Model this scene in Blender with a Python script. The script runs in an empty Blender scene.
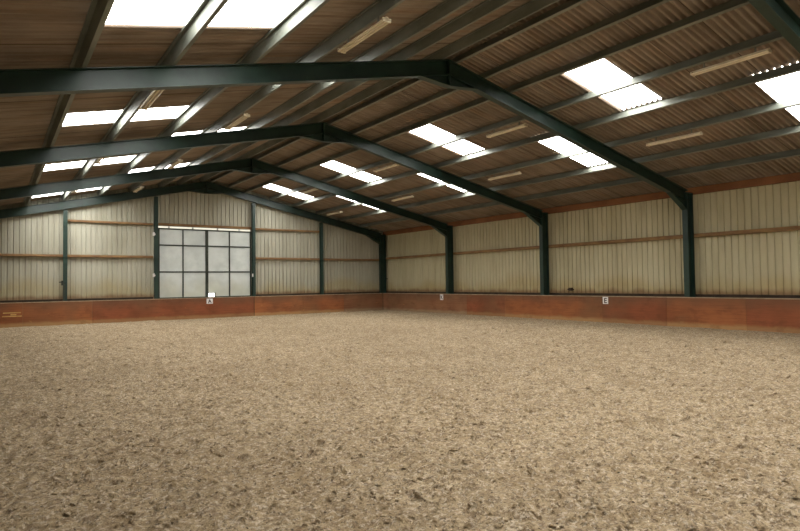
import bpy, bmesh, math, random
import numpy as np
from mathutils import Vector, Matrix

random.seed(4)
rng = np.random.default_rng(7)
SC = bpy.context.scene
COL = SC.collection

# ------------------------------------------------------------------ dimensions (metres)
APEX = 6.66                     # top of the rafters at the ridge
SR, SL = 0.213, 0.232           # roof slopes, right and left
BAY = 6.1
FY = [4.08, 9.99, 16.09, 22.19, 28.29]     # portal frames, nearest first
YB = FY[4] + 0.24               # end wall sheeting
YF = -14.5                      # wall behind the photographer
XW = 10.60                      # side wall sheeting
PD = 0.20                       # purlin depth
KZ = 0.995                      # kickboard top
KX = 10.05                      # kickboard face, right wall
KY = FY[4] - 0.325              # kickboard face, end wall
def rtop(x): return APEX - (SR*x if x >= 0 else -SL*x)

# ------------------------------------------------------------------ helpers
class MB:
    def __init__(s): s.v = []; s.f = []
    def add(s, vs, fs):
        o = len(s.v); s.v += [tuple(v) for v in vs]; s.f += [tuple(i+o for i in f) for f in fs]
        return s
    def box(s, a, b):
        x0,y0,z0 = a; x1,y1,z1 = b
        return s.add([(x0,y0,z0),(x1,y0,z0),(x1,y1,z0),(x0,y1,z0),(x0,y0,z1),(x1,y0,z1),(x1,y1,z1),(x0,y1,z1)],
              [(0,3,2,1),(4,5,6,7),(0,1,5,4),(1,2,6,5),(2,3,7,6),(3,0,4,7)])
    def sweep(s, poly, p0, p1, u, v):
        """extrude a 2-D outline (along u, v) from p0 to p1"""
        p0,p1,u,v = map(Vector,(p0,p1,u,v)); n = len(poly)
        a = [p0+u*x+v*y for x,y in poly]; b = [p1+u*x+v*y for x,y in poly]
        fs = [(i,(i+1)%n,(i+1)%n+n,i+n) for i in range(n)]
        return s.add(a+b, fs+[tuple(reversed(range(n))), tuple(range(n,2*n))])
    def tube(s, p0, p1, r, n=8):
        p0,p1 = Vector(p0),Vector(p1); d=(p1-p0).normalized()
        u = d.orthogonal().normalized(); v = d.cross(u)
        return s.sweep([(r*math.cos(2*math.pi*i/n), r*math.sin(2*math.pi*i/n)) for i in range(n)], p0, p1, u, v)
    def build(s, name, m, parent=None, org=None, bevel=0, smooth=False):
        me = bpy.data.meshes.new(name)
        if parent is not None and org is None: org = parent.location
        elif org is None:
            xs,ys,zs = zip(*s.v)
            org = ((min(xs)+max(xs))/2,(min(ys)+max(ys))/2,min(zs))
        org = Vector(org)
        me.from_pydata([tuple(Vector(v)-org) for v in s.v], [], s.f)
        bm = bmesh.new(); bm.from_mesh(me); bmesh.ops.recalc_face_normals(bm, faces=bm.faces); bm.to_mesh(me); bm.free()
        if smooth:
            for p in me.polygons: p.use_smooth = True
        o = bpy.data.objects.new(name, me); COL.objects.link(o)
        me.materials.append(m)
        if parent is not None: o.parent = parent
        else: o.location = org
        if bevel:
            b = o.modifiers.new('bevel','BEVEL'); b.width = bevel; b.segments = 2; b.limit_method = 'ANGLE'
        return o

def tag(o, label=None, cat=None, group=None, kind=None):
    if label: o['label'] = label
    if cat: o['category'] = cat
    if group: o['group'] = group
    if kind: o['kind'] = kind
    return o
def empty(name, loc):
    o = bpy.data.objects.new(name, None); COL.objects.link(o); o.location = loc
    o.empty_display_size = 0.2
    return o
def dup(root, loc):
    r = root.copy(); COL.objects.link(r); r.location = loc
    for ch in list(root.children):
        c = ch.copy(); COL.objects.link(c); c.parent = r
        for g in list(ch.children):
            d = g.copy(); COL.objects.link(d); d.parent = c
    return r

# ------------------------------------------------------------------ materials
def lin(h):
    c = [int(h[i:i+2],16)/255 for i in (0,2,4)]
    return tuple((x/12.92 if x <= .04045 else ((x+.055)/1.055)**2.4) for x in c)+(1,)
class NT:
    def __init__(s, name, rough=.7, metal=0, spec=.3):
        s.m = bpy.data.materials.new(name); s.m.use_nodes = True
        s.t = s.m.node_tree; s.b = s.t.nodes['Principled BSDF']
        s.b.inputs['Roughness'].default_value = rough; s.b.inputs['Metallic'].default_value = metal
        s.b.inputs['Specular IOR Level'].default_value = spec
        s.geo = s.n('ShaderNodeNewGeometry')
        s.pos = s.geo.outputs['Position']
    def n(s, t, **k):
        x = s.t.nodes.new(t)
        for a,b in k.items(): setattr(x,a,b)
        return x
    def put(s, sock, val):
        if hasattr(val,'is_linked') or isinstance(val, bpy.types.NodeSocket): s.t.links.new(val, sock)
        else: sock.default_value = val
    def math(s, op, a, b=0.0, clamp=False):
        x = s.n('ShaderNodeMath', operation=op, use_clamp=clamp); s.put(x.inputs[0],a); s.put(x.inputs[1],b); return x.outputs[0]
    def sep(s):
        x = s.n('ShaderNodeSeparateXYZ'); s.put(x.inputs[0], s.pos); return x.outputs
    def noise(s, scale, stretch=(1,1,1), detail=4, rough=.55):
        mp = s.n('ShaderNodeMapping'); s.put(mp.inputs['Vector'], s.pos); mp.inputs['Scale'].default_value = stretch
        x = s.n('ShaderNodeTexNoise'); s.put(x.inputs['Vector'], mp.outputs[0])
        x.inputs['Scale'].default_value = scale; x.inputs['Detail'].default_value = detail; x.inputs['Roughness'].default_value = rough
        return x.outputs['Fac']
    def voro(s, scale, feature='F1', out='Distance', stretch=(1,1,1)):
        mp = s.n('ShaderNodeMapping'); s.put(mp.inputs['Vector'], s.pos); mp.inputs['Scale'].default_value = stretch
        x = s.n('ShaderNodeTexVoronoi', feature=feature); s.put(x.inputs['Vector'], mp.outputs[0]); x.inputs['Scale'].default_value = scale
        return x.outputs[out]
    def ramp(s, fac, lo, hi):
        x = s.n('ShaderNodeMapRange'); s.put(x.inputs[0],fac); x.inputs[1].default_value=lo; x.inputs[2].default_value=hi
        x.interpolation_type = 'SMOOTHSTEP'
        return x.outputs[0]
    def mix(s, fac, a, b):
        x = s.n('ShaderNodeMix', data_type='RGBA'); s.put(x.inputs[0],fac); s.put(x.inputs[6],a); s.put(x.inputs[7],b); return x.outputs[2]
    def bump(s, h, strength=.3, dist=.02):
        x = s.n('ShaderNodeBump'); s.put(x.inputs['Height'],h); x.inputs['Strength'].default_value=strength; x.inputs['Distance'].default_value=dist
        s.t.links.new(x.outputs[0], s.b.inputs['Normal'])
    def col(s, c): s.put(s.b.inputs['Base Color'], c); return s.m

def mottled(name, a, b, scale=3, rough=.6, metal=0, stretch=(1,1,1), spec=.3, lo=.35, hi=.65):
    t = NT(name, rough, metal, spec)
    return t.col(t.mix(t.ramp(t.noise(scale,stretch), lo, hi), lin(a), lin(b)))

M = {}
M['green'] = mottled('dark_green_paint', '162d26', '1f382e', 2.5, .42, 0, spec=.5)
M['galv'] = mottled('galvanised_steel', '7e8279', '666a61', 3, .5, .15, (1,.3,1), spec=.5)
M['rail'] = mottled('rusty_brown_rail', '7d5f42', '95764f', 2, .8, 0, (1,1,4))
M['railr'] = mottled('red_brown_rail', '7a5034', '885c3c', 1.4, .8)
M['railshade_box'] = mottled('rail_gap_shade_and_box', '33291f', '45362a', 2, .8)  # rail darkened to paint the shaded gap over the kickboards; box shares it
M['cap'] = mottled('dusty_capping', 'b09c82', '98866f', 3, .9)
M['batten'] = mottled('aged_cream_enamel', 'e2d8c2', 'd5c9ae', 4, .45)
M['tube'] = mottled('unlit_tube_glass', 'ece2cc', 'e2d6bb', 5, .25, 0, spec=.6)
M['plate'] = mottled('white_plastic', 'f2f0ee', 'e2dedb', 30, .4)
M['ink'] = mottled('black_ink', '141414', '1d1b1b', 20, .6)
M['zinc'] = mottled('pale_zinc', 'c2c4bd', 'a5a79f', 20, .4, .4)
M['dframe'] = mottled('dark_door_frame', '33382f', '41453a', 3, .6)

# wall sheeting: cream box profile, dusty streaks, ochre dirt settled above the rail
def wall_mat(name, a, b, dirt):
    t = NT(name, .62, 0, .25)
    x,y,z = t.sep()
    c = t.mix(t.ramp(t.noise(1.1,(1,1,.25)),.35,.7), lin(a), lin(b))
    st = t.ramp(t.noise(5,(1,1,.12),3),.52,.78)
    c = t.mix(t.math('MULTIPLY',st,.24), c, lin('6f6250'))
    low = t.math('SUBTRACT', 1.0, t.ramp(t.math('ADD', z, t.math('MULTIPLY', t.noise(.45,(1,1,.5),3), -1.6)), .45, 1.15))
    c = t.mix(t.math('MULTIPLY',low,.5), c, lin(dirt))
    rust = t.math('SUBTRACT', 1.0, t.ramp(t.math('ADD', z, t.math('MULTIPLY', t.noise(2.2,(1,1,.6),3), -.35)), .92, 1.12))
    c = t.mix(t.math('MULTIPLY',rust,.7), c, lin('7e5a3c'))
    return t.col(c)
M['wall_end'] = wall_mat('cream_sheeting_end','b3b1a1','a4a190','aa9763')
M['wall_side'] = wall_mat('cream_sheeting_side','c2bc9e','b5ad8e','a98f58')

# roof sheets: brown stained fibre cement with lap joints and painted corrugation shade
t = NT('brown_fibre_cement', .85, 0, .15)
x,y,z = t.sep()
c = t.mix(t.ramp(t.noise(.8,(1,.6,1),5),.32,.68), lin('9c9083'), lin('857a6d'))
c = t.mix(t.math('MULTIPLY', t.ramp(t.noise(13,(.05,1,.05),2),.42,.62), .40), c, lin('6b5642'))  # dark streaks down the slope paint in the shading of the corrugations
c = t.mix(t.math('MULTIPLY', t.ramp(t.noise(3.1,(.12,1,.12),4),.5,.8), .35), c, lin('b08a66'))
c = t.mix(t.math('MULTIPLY', t.ramp(t.noise(.35,(1,1,1),2),.55,.75), .4), c, lin('6f655c'))
fr = t.math('FRACT', t.math('DIVIDE', t.math('ADD', y, 20.0), 1.016))
ln = t.math('LESS_THAN', fr, .016)
c = t.mix(t.math('MULTIPLY', ln, .75), c, lin('33281f'))
M['roof'] = t.col(c)

# translucent rooflight sheets with the bright sky behind them
def glow(name, colr, s):
    m = bpy.data.materials.new(name); m.use_nodes = True; nt = m.node_tree
    b = nt.nodes['Principled BSDF']; b.inputs['Base Color'].default_value = (.8,.8,.78,1); b.inputs['Roughness'].default_value=.6
    n = nt.nodes.new('ShaderNodeTexNoise'); n.inputs['Scale'].default_value = 2.0
    g = nt.nodes.new('ShaderNodeNewGeometry'); nt.links.new(g.outputs['Position'], n.inputs['Vector'])
    mr = nt.nodes.new('ShaderNodeMapRange'); nt.links.new(n.outputs['Fac'], mr.inputs[0])
    mr.inputs[1].default_value=.3; mr.inputs[2].default_value=.7; mr.inputs[3].default_value=s*.88; mr.inputs[4].default_value=s*1.1
    b.inputs['Emission Color'].default_value = colr
    nt.links.new(mr.outputs[0], b.inputs['Emission Strength'])
    return m
M['sky'] = glow('daylit_rooflight_sheet', (1,.985,.95,1), 9.0)
M['gap'] = glow('daylit_opening', (1,1,.97,1), 2.2)

# door infill: grey-white weathered translucent sheet
t = NT('weathered_translucent_sheet', .5, 0, .3)
x,y,z = t.sep()
c = t.mix(t.ramp(t.noise(1.3,(1,1,1),5),.35,.7), lin('c4c8bf'), lin('b0b5ab'))
c = t.mix(t.math('MULTIPLY', t.math('SUBTRACT',1.0,t.ramp(t.math('ADD', z, t.math('MULTIPLY', t.noise(.9,(1,1,.7),3), -1.3)),.7,1.5)),.5), c, lin('a09a68'))
sc_ = t.ramp(t.noise(3.5,(.5,1,2.6),6,.7),.66,.74)
c = t.mix(t.math('MULTIPLY',sc_,.35), c, lin('70757a'))
t.col(c)
t.b.inputs['Emission Color'].default_value = (.9,.95,1,1); t.b.inputs['Emission Strength'].default_value = .09   # daylight through the sheet
M['pane'] = t.m

# kickboards: stained plywood
def ply(name, a, b, dust):
    t = NT(name, .75, 0, .2)
    x,y,z = t.sep()
    c = t.mix(t.ramp(t.noise(1.0,(1,1,1.5),5),.3,.7), lin(a), lin(b))
    c = t.mix(t.math('MULTIPLY', t.ramp(t.noise(2.2,(.5,.5,9),5,.7),.42,.75),.5), c, lin('6a3f26'))
    c = t.mix(t.math('MULTIPLY', t.ramp(t.noise(.4,(1,1,1),3),.48,.7),.55), c, lin('7a5d42'))
    sp = t.math('MULTIPLY', t.ramp(t.noise(4.2,(.6,.6,1),3,.6),.68,.76), .55)
    c = t.mix(sp, c, lin('c08b50'))
    low = t.math('SUBTRACT', 1.0, t.ramp(t.math('ADD', z, t.math('MULTIPLY', t.noise(2.0,(1,1,1),3), -.16)), .0, .14))
    c = t.mix(t.math('MULTIPLY', low, .8), c, lin(dust))
    top = t.ramp(t.math('ADD', z, t.math('MULTIPLY', t.noise(1.2,(1,1,1),3), .5)), .72, 1.25)
    c = t.mix(t.math('MULTIPLY', top, .6), c, lin('6d5440'))
    bl = t.ramp(t.noise(1.7,(1,1,1.6),5,.65),.52,.70)
    c = t.mix(t.math('MULTIPLY', bl, .3), c, lin('4f2d1a'))
    t.bump(t.noise(12,(.5,.5,6),4), .25, .01)
    return t.col(c)
M['ply'] = ply('stained_plywood','a5663f','8d5636','b08c5f')
M['plyr'] = ply('red_stained_plywood','96583a','7f4a30','a07c55')
M['plyg'] = ply('dusty_plywood','94694b','855a40','a08a6c')

# arena surface
def sand_mat():
    t = NT('sand_and_fibre', .95, 0, .1)
    c = t.mix(t.ramp(t.noise(.35,(1,1,1),4),.35,.65), lin('cdb795'), lin('c0aa89'))
    c = t.mix(t.math('MULTIPLY', t.ramp(t.noise(1.3,(1,1,1),5,.7),.42,.66),.6), c, lin('a9916f'))
    c = t.mix(t.math('MULTIPLY', t.ramp(t.noise(5,(1,1,1),7,.75),.46,.60),.6), c, lin('97805f'))
    c = t.mix(t.math('MULTIPLY', t.ramp(t.noise(12,(1,1.1,1),6,.75),.49,.60),.72), c, lin('85705a'))
    c = t.mix(t.math('MULTIPLY', t.ramp(t.noise(25,(1.1,1,1),5,.7),.50,.62),.62), c, lin('eadcc5'))
    c = t.mix(t.math('MULTIPLY', t.ramp(t.noise(38,(1,1.2,1),4,.7),.52,.63),.72), c, lin('655643'))
    h = t.math('ADD', t.noise(24,(1,1,1),8,.8), t.math('MULTIPLY', t.noise(80,(1,1,1),4,.7), .4))
    t.bump(h, 1.0, .05)
    return t.col(c)
M['sand'] = sand_mat()
M['crumb'] = mottled('dark_rubber_crumb','39332d','544a40',9,.85)
M['flake'] = mottled('pale_fibre_flake','c9b99e','a5906f',9,.9)

# ------------------------------------------------------------------ floor
def vnoise(x, y, s, seed):
    r = np.random.default_rng(seed); T = r.random((256,256))
    X = x/s+1000; Y = y/s+1000; ix = np.floor(X).astype(int); iy = np.floor(Y).astype(int)
    fx = X-ix; fy = Y-iy; fx = fx*fx*(3-2*fx); fy = fy*fy*(3-2*fy)
    a=T[ix%256,iy%256]; b=T[(ix+1)%256,iy%256]; c_=T[ix%256,(iy+1)%256]; d=T[(ix+1)%256,(iy+1)%256]
    return (a*(1-fx)+b*fx)*(1-fy)+(c_*(1-fx)+d*fx)*fy - .5
def rise(x, y):
    h = .05*vnoise(x,y,2.3,1)+.04*vnoise(x+.3,y,.62,2)+.045*vnoise(x,y+.7,.24,3)+.038*vnoise(x*1.1,y,.11,4)+.034*vnoise(x,y,.055,5)
    pit = vnoise(x+4,y+9,.2,6); h = h - .05*np.clip(pit-.24,0,1)
    fade = np.clip((KX-np.abs(x))/.5,0,1)*np.clip((KY-y)/.5,0,1)      # settles level along the boards
    bank = .035*np.exp(-np.abs(KX-np.abs(x))/.25)
    return h*(.25+.75*fade)+bank*.5
def axis(segs):
    out=[]
    for a,b,d0,d1 in segs:
        p=a
        while p < b-1e-6:
            out.append(p); p += d0+(d1-d0)*(p-a)/(b-a)
    out.append(segs[-1][1]); return np.array(out)
xs = axis([(-10.5,-9.2,.1,.1),(-9.2,-1.5,.024,.026),(-1.5,10.5,.03,.11)])
ys = axis([(YF,1.6,.4,.25),(1.6,8,.024,.03),(8,YB,.032,.13)])
gx,gy = np.meshgrid(xs,ys,indexing='ij'); gz = rise(gx,gy)
nx,ny = len(xs),len(ys)
idx = np.arange(nx*ny).reshape(nx,ny)
quads = np.stack([idx[:-1,:-1],idx[1:,:-1],idx[1:,1:],idx[:-1,1:]],-1).reshape(-1,4)
me = bpy.data.meshes.new('floor')
me.vertices.add(nx*ny); me.vertices.foreach_set('co', np.stack([gx,gy,gz],-1).astype(np.float32).ravel())
me.loops.add(quads.size); me.loops.foreach_set('vertex_index', quads.astype(np.int32).ravel())
me.polygons.add(len(quads)); me.polygons.foreach_set('loop_start', np.arange(0,quads.size,4,dtype=np.int32))
me.polygons.foreach_set('use_smooth', np.ones(len(quads),dtype=bool))
me.update(calc_edges=True); me.materials.append(M['sand'])
fl = bpy.data.objects.new('floor', me); COL.objects.link(fl); tag(fl, kind='structure')

# loose litter on the surface
def litter(name, n, smin, smax, flat, m, label, cat, far=11):
    V=[];Fc=[];B0=[]
    cx,cy = -8.45,0
    for i in range(n):
        while True:
            d = 3.0+far*random.random()**1.5; a = math.radians(random.uniform(-2,72))
            px,py = cx+d*math.sin(a), cy+d*math.cos(a)
            if -9.9<px<9.8: break
        s = random.uniform(smin,smax)*(.6+.8*random.random()**3); zz = 0.0
        q = Matrix.Rotation(random.random()*6.28,3,'Z') @ Matrix.Rotation(random.gauss(0,.35),3,'X') @ Matrix.Rotation(random.gauss(0,.35),3,'Y')
        L,W,H = s*random.uniform(.8,1.7), s*random.uniform(.4,.9), s*flat
        B0.append((px,py)); o=len(V)
        for p in ((-L,-W*.6,0),(L*.9,-W,0),(L,W*.7,0),(-L*.8,W,0),(-L*.6,-W*.4,H),(L*.5,-W*.6,H*.8),(L*.6,W*.4,H),(-L*.5,W*.6,H*.9)):
            w = q @ Vector(p); V.append((px+w.x,py+w.y,zz+w.z))
        Fc += [(o,o+3,o+2,o+1),(o+4,o+5,o+6,o+7),(o,o+1,o+5,o+4),(o+1,o+2,o+6,o+5),(o+2,o+3,o+7,o+6),(o+3,o,o+4,o+7)]
    hz = rise(*np.array(B0).T)-.002
    b=MB(); b.v=[(p[0],p[1],p[2]+hz[i//8]) for i,p in enumerate(V)]; b.f=Fc
    return tag(b.build(name,m,org=(0,0,0)), label, cat, kind='stuff')
litter('rubber_crumbs', 5200, .003, .009, .6, M['crumb'], 'dark rubber crumbs scattered over the sandy riding surface', 'crumbs')
litter('fibre_flakes', 5200, .005, .013, .3, M['flake'], 'pale fibre flakes scattered over the sandy riding surface', 'flakes')
litter('sand_clods', 9000, .012, .032, .75, M['sand'], 'small loose clods of sand all over the riding surface', 'clods', 20)

# ------------------------------------------------------------------ roof sheeting and rooflights
PIT, AMP = 0.1385, 0.078
EAVE = 10.72
def roof_pt(x, y, side, low=False):
    """underside of the sheet; a corrugation runs down the slope"""
    s = SR if side > 0 else SL
    z = APEX - s*abs(x) + PD*math.sqrt(1+s*s) + AMP*((1+math.cos(2*math.pi*y/PIT))/2)**1.9
    return (x, y, z + .003)
def yline(y0, y1, n=10):
    st = PIT/n; k0 = math.ceil(y0/st+1e-6); k1 = math.floor(y1/st-1e-6)
    return [y0]+[k*st for k in range(k0,k1+1)]+[y1]
def sheet(mb, side, xa, xb, y0, y1, seg=10):
    yl = yline(y0,y1,seg); n=len(yl)
    top = [roof_pt(side*xa,y,side) for y in yl]; bot = [roof_pt(side*xb,y,side) for y in yl]
    mb.add(top+bot, [(i,i+1,n+i+1,n+i) for i in range(n-1)])
# rooflights: (row, y offset from the frame in front, width)
ROWS = {1:[(2.20,4.58),(4.73,7.40)], -1:[(2.06,4.60),(4.68,7.36)]}
OFF = {(1,0):(3.62,4.68), (1,1):(.72,1.72), (-1,0):(.66,1.70), (-1,1):(3.64,4.82)}
bays = [(-14.3,'rear'),(-8.3,'rear'),(-2.2,'rear'),(FY[1]-BAY,0),(FY[1],1),(FY[2],2),(FY[3],3)]
cuts = {}
for (side,row),(a,b) in OFF.items():
    cuts[(side,row)] = [(y+a+(.35 if (tagb==3 and (side,row)==(1,1)) else 0),y+b+(.42 if (tagb==3 and (side,row)==(1,1)) else 0)+(.42 if (tagb==3 and side<0 and row==1) else 0),tagb) for y,tagb in bays if y+a > YF]
    if (side,row) in ((-1,0),(-1,1),(1,0)):                 # extra unseen rooflights, added to brighten the sand near the camera
        e = {(-1,0):3.7,(-1,1):.7,(1,0):.7}[(side,row)]
        cuts[(side,row)].append((-2.2+e,-2.2+e+1.1,'rear'))
LIM = 10.6
for side in (1,-1):
    mb = MB()
    (r0,r1),(r2,r3) = ROWS[side]
    edges = [0.0,r0,r1,r2,r3,EAVE]
    for k in range(5):
        holes = cuts[(side,{1:0,3:1}[k])] if k in (1,3) else []
        y = YF
        for a,b,_ in sorted(holes):
            sheet(mb, side, edges[k], edges[k+1], y, a); y = b
        sheet(mb, side, edges[k], edges[k+1], y, YB+.05)
    o = mb.build('ceiling', M['roof'], org=(0,0,0), smooth=True)
    tag(o, kind='structure')
mb = MB(); 
mb.sweep([(-.32,APEX-.32*SL+PD+.075),(0,APEX+PD+.10),(.32,APEX-.32*SR+PD+.075),(.32,APEX-.32*SR+PD+.095),(0,APEX+PD+.12),(-.32,APEX-.32*SL+PD+.095)],(0,YF,0),(0,YB+.05,0),(1,0,0),(0,0,1))
tag(mb.build('trim_1', M['roof'], org=(0,0,0)), kind='structure')

bayname = ['before the largest frame','just behind the largest frame','between second and third frames','next to the end wall']
rown = {(1,0):'upper rooflight on right slope',(1,1):'lower rooflight on right slope',
        (-1,0):'upper rooflight on left slope',(-1,1):'lower rooflight on left slope'}
wn = 1
for key,lst in cuts.items():
    side,row = key
    for a,b,tb in lst:
        mb = MB(); xa,xb = ROWS[side][row]
        sheet(mb, side, xa, xb, a, b, 10)
        if tb == 'rear' or (key == (-1,0) and tb in (0,1)):       # out of the photographer's sight
            o = mb.build('unseen_window_%d'%wn, M['sky'], smooth=True); wn += 1
            tag(o, kind='structure')
        else:
            o = mb.build('rooflight', M['sky'], smooth=True)
            tag(o, 'glowing white %s %s'%(rown[key], bayname[tb]), 'rooflight', 'rooflights set into the roof slopes')

# ------------------------------------------------------------------ purlins
PX = {1:[.24,1.12,1.98,3.30,4.60,6.02,7.42,8.82], -1:[.24,1.30,2.15,3.44,4.66,6.06,7.37,8.8]}
ordn = ['first','second','third','fourth','fifth','sixth','seventh','eighth']
ordw = ['topmost','second','third','fourth','fifth','sixth','seventh','lowest']
def zed(side):
    T=.009
    p = [(-.072,PD),(T/2,PD),(T/2,T),(.062,T),(.062,.024),(.068,.024),(.068,0),(-T/2,0),(-T/2,PD-T),(-.066,PD-T),(-.066,PD-.024),(-.072,PD-.024)]
    return p
for side in (1,-1):
    s = SR if side>0 else SL; L = math.sqrt(1+s*s)
    u = Vector((-side/L,0,s/L)); v = Vector((side*s/L,0,1/L))
    for k,x in enumerate(PX[side]):
        mb = MB(); P = (side*x,0,rtop(side*x)+.002)
        mb.sweep([(a,b-.0) for a,b in zed(side)], (P[0],YF+.1,P[2]), (P[0],YB-.02,P[2]), u, v)
        o = mb.build('purlin', M['galv'])
        if (side,k)==(-1,7): o.name='trim_9'; tag(o,kind='structure'); continue
        tag(o, '%s grey steel purlin down from the ridge on the %s roof slope'%(ordn[k] if side<0 else ordw[k],'right' if side>0 else 'left') if k else
               'grey steel purlin right beside the ridge on the %s roof slope'%('right' if side>0 else 'left'),
            'purlin', 'grey purlins under the roof sheets')

# ------------------------------------------------------------------ portal frames
def isec(d, w, tf=.014, tw=.010):
    h=d/2
    return [(-w/2,-h),(w/2,-h),(w/2,-h+tf),(tw/2,-h+tf),(tw/2,h-tf),(w/2,h-tf),(w/2,h),(-w/2,h),(-w/2,h-tf),(-tw/2,h-tf),(-tw/2,-h+tf),(-w/2,-h+tf)]
D, W = .345, .18
CI, CO = 10.075, 10.445
def make_frame(y, gable=False):
    root = empty('portal_frame', (0,y,0))
    for side,s in ((1,SR),(-1,SL)):
        L = math.sqrt(1+s*s); n = Vector((side*s/L,0,1/L)); xk = CI+.10
        mb = MB(); cx = side*(CI+CO)/2
        mb.sweep(isec(CO-CI,W), (cx,y,0), (cx,y,rtop(side*CO)-.01), (0,1,0), (1,0,0))
        mb.box((side*CI if side>0 else -CO, y-W/2, rtop(side*CO)-.022),(CO if side>0 else -CI, y+W/2, rtop(side*CO)-.008))
        mb.build('column', M['green'], root)
        mb = MB()
        a = Vector((side*.012,y,rtop(0)))-n*D/2; b = Vector((side*xk,y,rtop(side*xk)))-n*D/2
        mb.sweep(isec(D,W), a, b, (0,1,0), n); mb.build('rafter', M['green'], root)
        # eaves haunch: tapered web with bottom flange between rafter and column
        zr = lambda x: rtop(side*x)-D*L+.012
        x0,x1 = CI-.92, CI+.02; zl = rtop(side*CI)-.66
        mb = MB()
        mb.sweep([(side*x0,zr(x0)),(side*x1,zr(x1)),(side*x1,zl)],(0,y-.005,0),(0,y+.005,0),(1,0,0),(0,0,1))
        mb.sweep([(side*x0,zr(x0)-.004),(side*x1,zl),(side*x1,zl-.016),(side*x0,zr(x0)-.018)],(0,y-W/2,0),(0,y+W/2,0),(1,0,0),(0,0,1))
        mb.build('eaves_haunch', M['green'], root)
    # apex haunch
    zr = lambda x: rtop(x)-D+.008
    hw = .82; zl = APEX-.60
    mb = MB()
    mb.sweep([(-hw,zr(-hw)),(0,zr(0)),(hw,zr(hw)),(.05,zl),(-.05,zl)],(0,y-.005,0),(0,y+.005,0),(1,0,0),(0,0,1))
    for sg in (-1,1):
        mb.sweep([(sg*hw,zr(sg*hw)-.002),(sg*.0,zl+.008),(sg*.0,zl-.008),(sg*hw,zr(sg*hw)-.018)],(0,y-W/2,0),(0,y+W/2,0),(1,0,0),(0,0,1))
    mb.build('apex_haunch', M['green'], root)
    mb = MB(); mb.box((-.018,y-W/2-.008,zl),(.018,y+W/2+.008,APEX-.01))
    for i in range(4):
        for sy in (-1,1):
            pass
    ep = mb.build('end_plate', M['green'], root)
    for i in range(4):
        for sy in (-1,1):
            mb = MB(); mb.tube((-.032,y+sy*.06,zl+.09+i*.15),(.032,y+sy*.06,zl+.09+i*.15),.014,6)
            mb.build('bolt', M['green'], ep, org=root.location)
    return root
fr = make_frame(FY[4])
lab = ['nearest dark green roof frame, only its sloping rafter crossing the top right corner',
       'largest dark green portal frame, nearest one seen with its ridge joint',
       'second whole dark green portal frame back, rafters just behind the largest one',
       'third whole dark green portal frame back, between second frame and end wall',
       'farthest dark green portal frame, standing against the end wall in the corner']
tag(fr, lab[4], 'frame', 'dark green portal frames')
for i in range(4):
    tag(dup(fr,(0,FY[i],0)), lab[i])
# small brackets on the corner column of the end frame
mb = MB(); mb.box((9.96,FY[4]-.10,1.80),(10.55,FY[4]-.13,1.84)); mb.box((10.2,FY[4]-.14,1.62),(10.26,FY[4]-.09,1.98))
mb.build('bracket', M['green'], fr, bevel=.004)

# ------------------------------------------------------------------ walls
RP = .205
def profile(a, b):
    """box profile: flat pans with narrow outward grooves -> list of (position, depth)"""
    out=[]; k=math.floor(a/RP)
    while k*RP < b:
        p=k*RP
        for q,d in ((0,0),(.138,0),(.152,.034),(.190,.034),(.2049,0)):
            if a < p+q < b: out.append((p+q,d))
        k+=1
    d0=0
    return [(a,d0)]+out+[(b,d0)]
def side_wall(name, sgn, m):
    mb=MB(); pr=profile(YF,YB); n=len(pr)
    zt=rtop(sgn*XW)+PD+.03
    mb.add([(sgn*(XW+d),y,0) for y,d in pr]+[(sgn*(XW+d),y,zt) for y,d in pr],[(i,i+1,n+i+1,n+i) for i in range(n-1)])
    tag(mb.build(name,m,org=(sgn*XW,0,0)), kind='structure')
side_wall('wall_right',1,M['wall_side']); side_wall('wall_left',-1,M['wall_side'])
DX0,DX1,DZ0,DZ1 = -2.20,2.29,.97,4.30
GZ = 4.405          # top of the daylight slot above the doors
def end_wall(name, y, sg, m, door=None):
    mb=MB()
    def strip(a,b,z0):
        pr=profile(a,b); n=len(pr)
        mb.add([(x,y+sg*d,z0) for x,d in pr]+[(x,y+sg*d,rtop(x)+PD+.02) for x,d in pr],[(i,i+1,n+i+1,n+i) for i in range(n-1)])
    if door:
        strip(-XW,DX0,0); strip(DX0,0,GZ); strip(0,DX1,GZ); strip(DX1,XW,0)
        mb.add([(DX0,y,0),(DX1,y,0),(DX1,y,.94),(DX0,y,.94)],[(0,1,2,3)])
    else: strip(-XW,0,0); strip(0,XW,0)
    tag(mb.build(name,m,org=(0,y,0)), kind='structure')
end_wall('wall_back',YB,1,M['wall_end'],True); end_wall('wall_front',YF,-1,M['wall_end'])

# rails on the walls
def railbox(name, a, b, m, label, group='brown wall rails'):
    mb=MB(); mb.box(a,b); return tag(mb.build(name,m,bevel=.008), label, 'rail', group)
ze = rtop(CO)+PD
railbox('eaves_beam',(CO+.005,YF+.1,4.385),(XW-.005,YB-.01,4.615),M['railr'],'red-brown eaves beam along the top of the right wall')
railbox('wall_rail',(CO+.005,YF+.1,2.955),(XW-.005,YB-.01,3.075),M['rail'],'thin rust-brown rail halfway up the long right wall')
railbox('wall_rail',(CO+.005,YF+.1,.99),(XW-.005,YB-.01,1.075),M['railshade_box'],'bottom rail of the right wall, coloured dark as the shaded gap above the kickboards')
y0,y1 = FY[4]+.095, YB-.005
railbox('wall_rail',(-5.97,y0,4.41),(-2.42,y1,4.50),M['rail'],'rust-brown upper rail on the end wall, left of the doors')
railbox('wall_rail',(-2.36,y0,4.41),(2.36,y1,4.53),M['rail'],'rust-brown rail on the end wall directly over the glazed doors')
railbox('wall_rail',(2.42,y0,4.41),(6.25,y1,4.50),M['rail'],'rust-brown upper rail on the end wall, right of the doors')
railbox('wall_rail',(-10.4,y0,2.88),(-2.42,y1,2.985),M['rail'],'rust-brown middle rail on the end wall, left of the doors')
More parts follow.
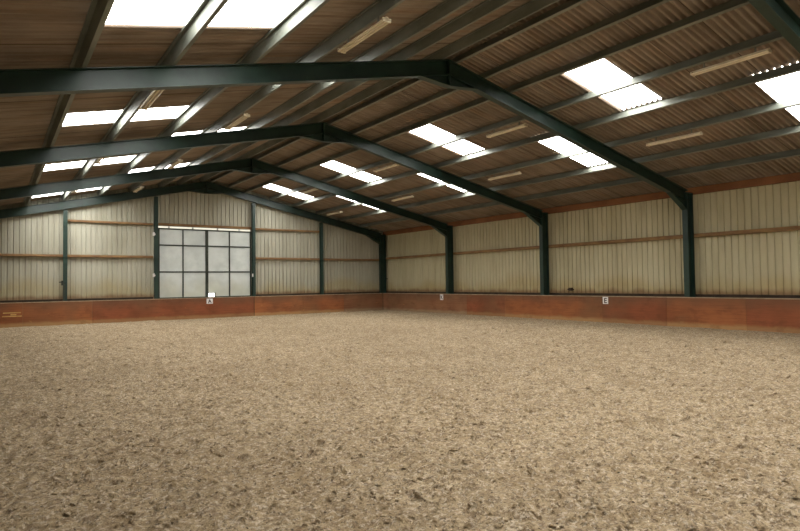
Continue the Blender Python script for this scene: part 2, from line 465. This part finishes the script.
railbox('wall_rail',(2.42,y0,2.88),(10.4,y1,2.985),M['rail'],'rust-brown middle rail on the end wall, right of the doors')
railbox('wall_rail',(-10.4,y0,.985),(-2.42,y1,1.075),M['railshade_box'],'bottom rail coloured dark as a shaded gap on the end wall, left of the doors')
railbox('wall_rail',(2.42,y0,.985),(10.4,y1,1.075),M['railshade_box'],'bottom rail coloured dark as a shaded gap on the end wall, right of the doors')

# gable posts
def ipost(x, label, w=.15):
    y=FY[4]; D_=.17
    root=empty('gable_post',(x,y,0)); mb=MB()
    zt=rtop(x)-D-.012 - abs(w*SR)
    mb.sweep(isec(D_,w,.012,.010),(x,y,0),(x,y,zt),(1,0,0),(0,1,0))
    mb.box((x-w/2,y-D_/2,zt-.012),(x+w/2,y+D_/2,zt))
    mb.build('post',M['green'],root)
    return tag(root,label,'post','dark green posts of the end wall')
g = ipost(-5.97,'dark green post on the end wall, leftmost of the four')
mb=MB(); mb.box((-6.12,FY[4]-.10,1.66),(-6.04,FY[4]-.05,1.86)); mb.box((-6.20,FY[4]-.10,1.78),(-6.02,FY[4]-.06,1.82)); mb.box((-6.06,FY[4]-.12,1.0),(-6.00,FY[4]-.06,1.72))
mb.build('latch',M['dframe'],g,bevel=.004)
g = ipost(-2.315,'dark green door post left of the glazed doors, with pale fittings',.155)
for z in (3.90,2.0):
    mb=MB(); mb.box((-2.475,FY[4]-.12,z),(-2.40,FY[4]-.085,z+.16)); mb.box((-2.45,FY[4]-.13,z+.04),(-2.37,FY[4]-.085,z+.10))
    tag(mb.build('hinge',M['plate'],g,bevel=.004),'pale hinge fitting')
g = ipost(2.375,'dark green door post right of the glazed doors',.155)
mb=MB(); mb.box((2.25,FY[4]-.12,1.98),(2.31,FY[4]-.085,2.14)); tag(mb.build('hinge',M['plate'],g,bevel=.004),'pale hinge fitting')
ipost(6.25,'dark green post on the end wall between doors and right corner')

# glazed doors
def leaf(name, x0, x1, label):
    y=FY[4]+.13; z0,z1=DZ0,DZ1
    root=empty(name,((x0+x1)/2,y,z0)); mb=MB(); b=.065; xm=(x0+x1)/2
    mb.box((x0,y-.03,z0),(x0+b,y+.03,z1)); mb.box((x1-b,y-.03,z0),(x1,y+.03,z1))
    for z in (z0,2.20,3.46,z1-b): mb.box((x0+b,y-.03,z),(x1-b,y+.03,z+b))
    for za,zb in ((z0+b,2.20),(2.20+b,3.46),(3.46+b,z1-b)): mb.box((xm-.028,y-.03,za),(xm+.028,y+.03,zb))
    mb.build('frame',M['dframe'],root)
    mb=MB(); nx=24; nz=30
    vs=[];fs=[]
    for i in range(nx+1):
        for j in range(nz+1):
            X=x0+.03+(x1-x0-.06)*i/nx; Z=z0+.03+(z1-z0-.06)*j/nz
            vs.append((X,y+.012+.006*math.sin(X*7+Z*2.3)+.004*math.sin(Z*9-X*3),Z))
    for i in range(nx):
        for j in range(nz):
            a=i*(nz+1)+j; fs.append((a,a+nz+1,a+nz+2,a+1))
    k=len(vs); vs2=[(a,b_+.008,c_) for a,b_,c_ in vs]
    mb.add(vs+vs2, fs+[tuple(q+k for q in reversed(f)) for f in fs])
    tag(mb.build('panel',M['pane'],root,smooth=True),'grey-white weathered sheet panes')
    return tag(root,label,'door',kind='structure')
leaf('door_1',DX0,.045,'left leaf of the tall door with six grey-white panes in the end wall')
leaf('door_2',.05,DX1,'right leaf of the tall door with six grey-white panes in the end wall')
mb=MB(); mb.box((DX0,FY[4]+.15,GZ-.012),(DX1,FY[4]+.23,GZ)); 
for x in (-1.7,-.6,.6,1.7): mb.box((x-.03,FY[4]+.165,DZ1-.005),(x+.03,FY[4]+.215,GZ-.012))
tag(mb.build('door_track',M['zinc']),'thin pale track in the bright slot above the glazed doors','track')

# ------------------------------------------------------------------ kickboards
def board(a, b, m, label, cap):
    root=empty('kickboard',((a[0]+b[0])/2,(a[1]+b[1])/2,0)); mb=MB(); mb.box(a,b)
    mb.build('board',m,root,bevel=.004)
    mb=MB(); mb.box(*cap); tag(mb.build('capping',M['cap'],root,bevel=.006),'dusty capping strip')
    if not label:
        root.name='trim_%d'%(2+sum(o.name.startswith('trim_') for o in COL.objects)); return tag(root,kind='structure')
    return tag(root,label,'kickboard','brown plywood kickboards')
G=.004
br=[28.0-.0,25.78,23.25,20.72,18.2,15.71,13.2,10.69,8.18,5.67,3.16,.65]
wordsR=['in the far corner','second from the far corner','with the letter K plate','fourth from the far corner','fifth from the far corner',
        'with its near end at the visible joint below the second frame column','with the letter E plate','eighth from the far corner','below and beyond the nearest wall column',
        'nearest one at the right edge','just outside the right edge']
namesR={0:'dusty brown kickboard on the right wall, in the far corner',
 1:'brown kickboard on the right wall, second from the far corner',
 2:'dull brown kickboard on the right wall bearing the letter K plate',
 3:'brown kickboard on the right wall, fourth from the far corner, past the letter K plate',
 4:'orange-brown kickboard on the right wall, left of the open joint under the second wall column',
 5:'brown kickboard on the right wall, starting at the joint under the second wall column',
 6:'orange-brown kickboard on the right wall bearing the letter E plate',
 7:'orange-brown kickboard on the right wall, under the nearest wall column',
 8:'red-brown kickboard right of the nearest wall column, cut off by the picture edge',
 9:None, 10:None}
for i in range(11):
    y1_,y0_ = br[i],br[i+1]
    if i==0: y1_=KY
    board((KX,y0_+G,0-.06),(KX+.022,y1_-G,KZ-.03),M['plyg'] if i<3 else (M['plyr'] if i in (3,6,8,9,10) else M['ply']),namesR[i],((KX-.014,y0_+G,KZ-.03),(KX+.022,y1_-G,KZ)))
be=[(-10.0,-7.48),(-7.48,-4.98),(-4.98,-2.24),(-2.24,.02),(.02,2.28),(2.28,4.96),(4.96,7.45),(7.45,KX-.012)]
namesE=['brown kickboard at the left picture edge with pale yellow scuffs','brown kickboard on the end wall, second from the left edge','orange-brown kickboard on the end wall, just left of the glazed doors',
 'orange-brown kickboard under the left door leaf','orange-brown kickboard under the right door leaf','brown kickboard on the end wall, just right of the glazed doors',
 'brown kickboard on the end wall below the post right of the doors','dusty kickboard on the end wall, running into the right corner']
for i,(a,b) in enumerate(be):
    dy = .05 if i in (3,4) else 0
    board((a+G,KY+dy,-.06),(b-G,KY+.022+dy,KZ-.03),M['plyg'] if i>6 else (M['plyr'] if i in (2,3,4) else M['ply']),namesE[i],((a+G,KY-.008+dy,KZ-.03),(b-G,KY+.075+dy,KZ)))
# scuff marks on the left board are thin strips of bare timber
sc=[o for o in COL.objects if o.get('label')==namesE[0]][0]
mb=MB(); mb.box((-8.15,KY-.006,.56),(-7.55,KY-.001,.60)); mb.box((-8.18,KY-.006,.42),(-7.52,KY-.001,.46)); mb.box((-7.9,KY-.006,.48),(-7.7,KY-.001,.53))
M['scuff']=mottled('bare_timber','d6b070','bd9458',6,.9); tag(mb.build('scuff',M['scuff'],sc),'pale yellow scuffed patch')

# ------------------------------------------------------------------ letters and small things
def letter_plate(ch, loc, w, h, normal_axis, label):
    """white plate with a black letter; normal_axis '-x' (right wall) or '-y' (end wall)"""
    root=empty('letter_plate',loc); mb=MB(); x,y,z=loc
    if normal_axis=='-y': mb.box((x-w/2,y-.008,z),(x+w/2,y,z+h))
    else: mb.box((x-.008,y-w/2,z),(x,y+w/2,z+h))
    pl=mb.build('plate',M['plate'],root,bevel=.003)
    cu=bpy.data.curves.new('letter','FONT'); cu.body=ch; cu.size=h*1.02; cu.extrude=.002; cu.align_x='CENTER'; cu.offset=.004
    to=bpy.data.objects.new('tmp',cu); COL.objects.link(to); bpy.context.view_layer.update()
    me=bpy.data.meshes.new_from_object(to.evaluated_get(bpy.context.evaluated_depsgraph_get())); bpy.data.objects.remove(to)
    me.name='letter'; me.materials.clear(); me.materials.append(M['ink'])
    R=Matrix.Rotation(math.radians(90),4,'X')
    if normal_axis=='-x': R=Matrix.Rotation(math.radians(-90),4,'Z')@R
    off = Vector((0,-.010,h*.14)) if normal_axis=='-y' else Vector((-.010,0,h*.14))
    me.transform(Matrix.Translation(off)@R)
    o=bpy.data.objects.new('letter',me); COL.objects.link(o); o.parent=pl
    return tag(root,label,'sign','white arena letter plates')
letter_plate('A',(.06,KY+.05-.0005,.69),.30,.25,'-y','white plate with black letter A under the glazed doors')
letter_plate('K',(KX-.0005,22.59,.68),.24,.28,'-x','white plate with black letter K on the far part of the right wall')
letter_plate('E',(KX-.0005,13.05,.70),.23,.26,'-x','white plate with black letter E midway along the right wall')
# bright little hatch above letter A
hx,hy,hz=.14,KY+.045,KZ+.004
root=empty('hatch_window',(hx,hy,hz)); mb=MB()
mb.box((hx-.16,hy-.02,hz),(hx+.20,hy+.02,hz+.02)); mb.box((hx+.15,hy-.02,hz+.02),(hx+.20,hy+.02,hz+.225)); mb.box((hx-.16,hy-.02,hz+.205),(hx+.15,hy+.02,hz+.225)); mb.box((hx-.16,hy-.02,hz+.02),(hx-.145,hy+.02,hz+.205))
mb.build('frame',M['dframe'],root)
mb=MB(); mb.box((hx-.145,hy-.006,hz+.02),(hx+.15,hy+.006,hz+.205)); tag(mb.build('pane',M['gap'],root),'bright white pane')
tag(root,'small bright white square at the foot of the doors above letter A','hatch')
# small dark box on the right wall
mb=MB(); mb.box((XW-.10,14.93,1.17),(XW-.002,15.09,1.29)); mb.tube((XW-.05,14.86,1.22),(XW-.05,15.16,1.22),.03)
tag(mb.build('junction_box',M['railshade_box'],bevel=.01),'small dark box low on the right wall, beyond the letter E plate','box')

# ------------------------------------------------------------------ fluorescent battens hung under the purlins
def make_batten(loc, L=1.46):
    x,y,z=loc; root=empty('strip_light',loc)
    mb=MB(); mb.sweep([(-.016,.0),(.016,.0),(.026,.045),(.02,.07),(-.02,.07),(-.026,.045)],(x,y-L/2,z),(x,y+L/2,z),(1,0,0),(0,0,1)); mb.build('body',M['batten'],root)
    for sx in (-1,1):
        mb=MB(); mb.tube((x+sx*.056,y-L/2+.03,z+.012),(x+sx*.056,y+L/2-.03,z+.012),.019,10); mb.build('tube',M['tube'],root,smooth=False)
    for sy in (-1,1):
        mb=MB(); mb.box((x-.078,y+sy*(L/2-.015)-.015,z-.012),(x+.078,y+sy*(L/2-.015)+.015,z+.05)); mb.build('end_cap',M['batten'],root,bevel=.004)
        mb=MB(); mb.box((x-.012,y+sy*L*.33-.012,z+.065),(x+.012,y+sy*L*.33+.012,z+.167)); mb.build('bracket',M['galv'],root)
    return root
bat=None
for side,k,x,offs in ((1,0,3.30,1.38),(1,1,6.02,4.16),(-1,0,3.44,4.2),(-1,1,6.06,1.4)):
    for i in range(4):
        if (side,k,i)==(-1,1,0): continue
        y=(FY[1]-BAY,FY[1],FY[2],FY[3])[i]+offs+(.1 if (i,k,side)==(0,0,1) else 0)
        zz=rtop(side*x)-.168
        loc=(side*x,y,zz)
        if bat is None: o=bat=make_batten(loc)
        else: o=dup(bat,loc)
        tag(o,'unlit cream twin-tube strip light, %s one on %s slope, %s'%('upper' if k==0 else 'lower','right' if side>0 else 'left',bayname[i]),
            'strip light','strip lights hung under the purlins')

# ------------------------------------------------------------------ sky and camera
w=bpy.data.worlds.new('sky'); SC.world=w; w.use_nodes=True
bg=w.node_tree.nodes['Background']; bg.inputs[0].default_value=(1,.97,.78,1); bg.inputs[1].default_value=.75     # pale overcast sky

f,yaw,pitch,roll = 575.4556,.6147,.0293,-.0134
cy,sy=math.cos(yaw),math.sin(yaw)
F=Vector((sy*math.cos(pitch),cy*math.cos(pitch),math.sin(pitch))); R=Vector((cy,-sy,0)); U=R.cross(F)
R2=R*math.cos(roll)+U*math.sin(roll); U2=-R*math.sin(roll)+U*math.cos(roll)
cam=bpy.data.cameras.new('camera'); co=bpy.data.objects.new('camera',cam); COL.objects.link(co)
co.matrix_world=Matrix(((R2.x,U2.x,-F.x,-8.4524),(R2.y,U2.y,-F.y,0),(R2.z,U2.z,-F.z,1.5981),(0,0,0,1)))
cam.sensor_width=36; cam.lens=36*f/800; cam.clip_end=200; cam.clip_start=.05
SC.camera=co
vs=SC.view_settings; vs.view_transform='Standard'; vs.look='None'; vs.gamma=1; vs.exposure=.40; vs.use_curve_mapping=False
SC.cycles.use_denoising=True; SC.cycles.max_bounces=10; SC.cycles.diffuse_bounces=6; SC.cycles.sample_clamp_indirect=6
